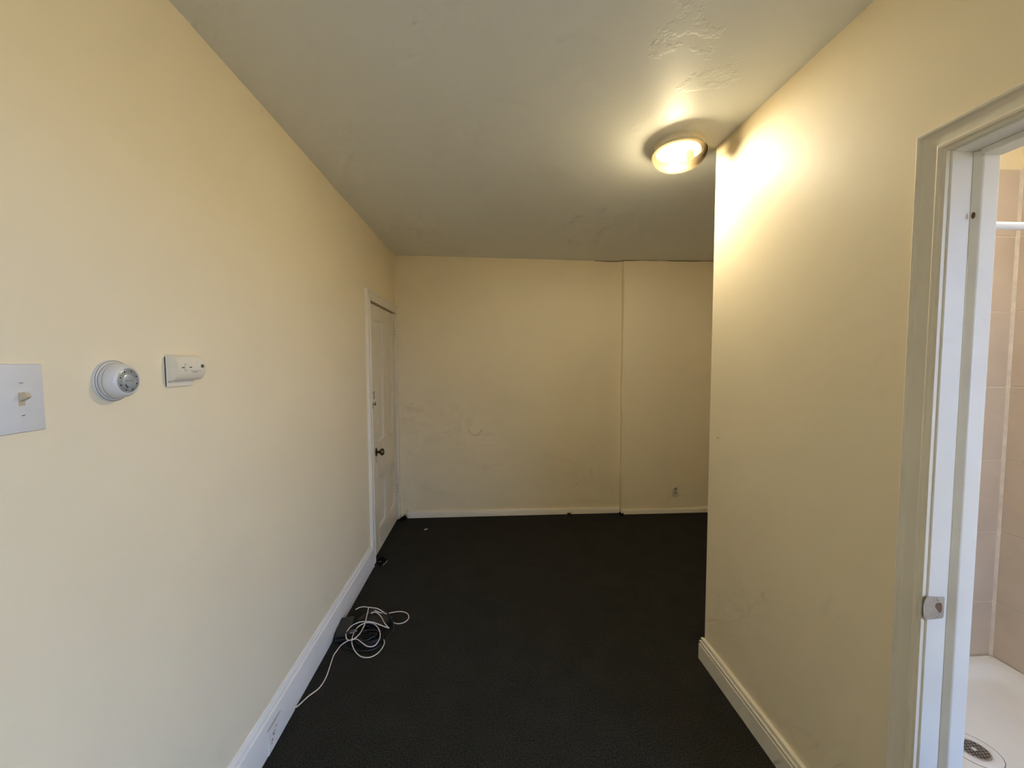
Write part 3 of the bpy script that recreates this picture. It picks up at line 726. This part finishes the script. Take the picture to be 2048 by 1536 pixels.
C3 = [(-0.792, 2.336, 0.05), (-0.775, 2.347, 0.054), (-0.749, 2.351, 0.056), (-0.718, 2.343, 0.056), (-0.689, 2.338, 0.055), (-0.664, 2.331, 0.054), (-0.635, 2.313, 0.05), (-0.612, 2.303, 0.04), (-0.594, 2.302, 0.02), (-0.573, 2.286, 0.006), (-0.55, 2.267, 0.004), (-0.527, 2.26, 0.004), (-0.5, 2.267, 0.004), (-0.482, 2.29, 0.004), (-0.48, 2.319, 0.004), (-0.493, 2.348, 0.004), (-0.521, 2.368, 0.004), (-0.552, 2.373, 0.004), (-0.582, 2.365, 0.006), (-0.608, 2.331, 0.022), (-0.626, 2.306, 0.04), (-0.649, 2.3, 0.052), (-0.676, 2.316, 0.054)]
mb = MB()
for c_ in (C1, C2, C3): mb.tube(smooth_path(c_, 6), 0.0026, 8)
wc = mb.build('white_cable', 'cable'); recenter(wc, (-0.65, 2.15, 0))
tag(wc, 'thin white cable trailing from the baseboard and looped over the black adapters', 'cable')

# ------------------------------------------------------------------ litter on the carpet
def clump(name, c, n, spread, label, cat, m='tuft', r=0.0022, hgt=0.03):
    mb = MB()
    for k in range(n):
        x = c[0]+random.gauss(0, spread[0]); y = c[1]+random.gauss(0, spread[1]); t = random.uniform(0, 6.28); l = random.uniform(0.012, 0.03)
        p0 = (x, y, 0.001); p2 = (x+l*math.cos(t), y+l*math.sin(t), random.uniform(0.002, hgt*0.6))
        p1 = ((p0[0]+p2[0])/2+random.gauss(0, .003), (p0[1]+p2[1])/2+random.gauss(0, .003), random.uniform(hgt*0.4, hgt))
        mb.tube(smooth_path([p0, p1, p2], 3), r*random.uniform(0.6, 1.3), 5)
    o = mb.build(name, m); recenter(o, (c[0], c[1], 0)); tag(o, label, cat); return o
g1 = clump('torn_carpet_tuft', (-0.815, 2.985), 46, (0.012, 0.020), 'torn dark carpet clump at the foot of the far door casing', 'carpet tuft', hgt=0.035)
mb = MB().box(-0.828, -0.803, 2.955, 2.963, 0.020, 0.026)
ch = mb.build('wood_splinter', 'wood', bevel=0.001); recenter(ch, (-0.815, 2.959, 0.02)); ch.parent = g1; ch.matrix_parent_inverse = Matrix.Translation(-Vector(g1.location))
MB().tube(smooth_path([(-0.795, 2.945, 0.003), (-0.775, 2.96, 0.012), (-0.772, 2.99, 0.016)], 4), 0.003, 6).build('curled_edge', 'lint', g1).matrix_parent_inverse = Matrix.Translation(-Vector(g1.location))
clump('carpet_fringe', (-0.822, 3.80), 34, (0.014, 0.018), 'frayed dark carpet fringe in the far corner beside the door', 'carpet tuft', hgt=0.038)
clump('carpet_fringe', (0.78, 3.822), 12, (0.010, 0.004), 'few loose dark threads against the middle of the far baseboard', 'carpet tuft', hgt=0.022)
clump('carpet_fringe', (1.283, 3.79), 14, (0.006, 0.014), 'frayed dark threads where the far wall steps forward', 'carpet tuft', hgt=0.034)
lp = clump('paper_scrap', (-0.577, 3.571), 4, (0.003, 0.003), 'tiny pale scrap on the dark carpet near the far door', 'scrap', m='white_plastic', r=0.003, hgt=0.008)

# ------------------------------------------------------------------ shower
sb = empty('shower_base', ((B+BW+XS)/2, (0.93+YS)/2, 0))
bx0, bx1, by0, by1 = B+BW+0.002, XS-0.0095, 0.93, YS-0.0095
def rr(x0, x1, y0, y1, r, z, n=6):
    out = []
    for (cx_, cy_, a0) in ((x1-r, y1-r, 0), (x0+r, y1-r, 90), (x0+r, y0+r, 180), (x1-r, y0+r, 270)):
        for k in range(n+1):
            t = math.radians(a0+90*k/n); out.append((cx_+r*math.cos(t), cy_+r*math.sin(t), z))
    return out
DCX, DCY, DZ_ = 1.798, 1.318, 0.050
rings = [rr(bx0, bx1, by0, by1, 0.004, 0.0), rr(bx0, bx1, by0, by1, 0.004, 0.109), rr(bx0+0.004, bx1-0.004, by0+0.004, by1-0.004, 0.006, 0.112),
         rr(bx0+0.038, bx1-0.038, by0+0.045, by1-0.038, 0.03, 0.109), rr(bx0+0.050, bx1-0.050, by0+0.058, by1-0.050, 0.035, 0.104), rr(bx0+0.070, bx1-0.070, by0+0.08, by1-0.070, 0.04, 0.075),
         rr(bx0+0.088, bx1-0.088, by0+0.10, by1-0.088, 0.05, 0.065), rr(bx0+0.12, bx1-0.12, by0+0.13, by1-0.12, 0.06, 0.061)]
nr = len(rings[0])
rings.append([(DCX+0.078*math.cos(t), DCY+0.078*math.sin(t), 0.0525) for t in [math.radians(90*(k//7)+90*(k % 7)/6) for k in range(nr)]])
vv = [p for r_ in rings for p in r_]
ff = [(i*nr+k, i*nr+(k+1) % nr, (i+1)*nr+(k+1) % nr, (i+1)*nr+k) for i in range(len(rings)-1) for k in range(nr)]
ff.append(tuple((len(rings)-1)*nr+k for k in range(nr)))
MB().add(vv, ff).build('basin', 'pan', sb)
df = lambda a_, b_, h: (DCX+a_, DCY+b_, 0.0525+h)
dn = MB().lathe([(0.074, -0.001), (0.074, 0.0008), (0.072, 0.002), (0.046, 0.0014), (0.044, 0.0005)], df, 48, cap0=False).build('drain_flange', 'pan', sb)
MB().lathe([(0.0765, -0.0015), (0.0765, 0.0006), (0.0742, 0.0006), (0.0742, -0.0015)], df, 48, cap0=False, cap1=False).build('drain_seam', 'ink', sb)
MB().lathe([(0.042, 0.0006), (0.042, 0.0012)], df, 40).build('drain_well', 'iron', dn)
mb = MB()
Rg = 0.042
for ang in (60, -60):
    ca_, sa_ = math.cos(math.radians(ang)), math.sin(math.radians(ang))
    for k in range(-4, 5):
        o_ = k*0.0105; hl = math.sqrt(max(0, Rg*Rg-o_*o_))
        if hl < 0.004: continue
        p = [(o_*-sa_ + s*hl*ca_ + q_*-sa_*0.0017, o_*ca_ + s*hl*sa_ + q_*ca_*0.0017) for s, q_ in ((-1, -1), (1, -1), (1, 1), (-1, 1))]
        mb.add([df(x, y, 0.0012) for x, y in p]+[df(x, y, 0.0026) for x, y in p], [(0, 3, 2, 1), (4, 5, 6, 7), (0, 1, 5, 4), (1, 2, 6, 5), (2, 3, 7, 6), (3, 0, 4, 7)])
mb.lathe([(0.045, 0.001), (0.045, 0.003), (0.0405, 0.003), (0.0405, 0.001)], df, 40, cap0=False, cap1=False)
mb.build('strainer', 'steel', dn)
MB().lathe([(0.007, 0.002), (0.007, 0.0035), (0.004, 0.0042)], df, 16).build('strainer_screw', 'white_plastic', dn)
attach(sb)
tag(sb, 'white shower base with a round strainer drain beyond the doorway', 'shower base')

rd = empty('curtain_rod', ((B+BW+XS)/2, 1.02, 1.863))
MB().tube([(B+BW+0.003, 1.02, 1.863), (XS-0.010, 1.02, 1.863)], 0.0105, 20).build('rod', 'rod', rd)
for xa, xb in ((B+BW+0.001, B+BW+0.014), (XS-0.022, XS-0.0095)):
    MB().tube([(xa, 1.02, 1.863), (xb, 1.02, 1.863)], 0.022, 20).build('end_flange', 'rod', rd)
attach(rd)
tag(rd, 'white shower curtain rod crossing the bathroom doorway view', 'curtain rod')

# unseen flush lamp added over the bathroom to brighten the shower tiles
BX, BY = 1.76, 0.98
bl = empty('added_bath_light', (BX, BY, H)); zb = ceil_z(BX, BY)
blf = lambda a_, b_, h: (BX+a_, BY+b_, zb-h)
MB().lathe([(0.10, -0.004), (0.125, -0.004), (0.128, 0.008), (0.122, 0.022), (0.112, 0.024)], blf, 40, cap0=False, cap1=False).build('canopy', 'white_plastic', bl)
MB().lathe([(0.118, 0.022), (0.122, 0.032), (0.112, 0.055), (0.085, 0.078), (0.045, 0.090), (0.0, 0.093)], blf, 40, cap0=False, cap1=False).build('glass_shade', 'bath_glow', bl)
attach(bl)
tag(bl, 'unseen round white flush lamp added on the bathroom ceiling to light the shower', 'ceiling lamp')
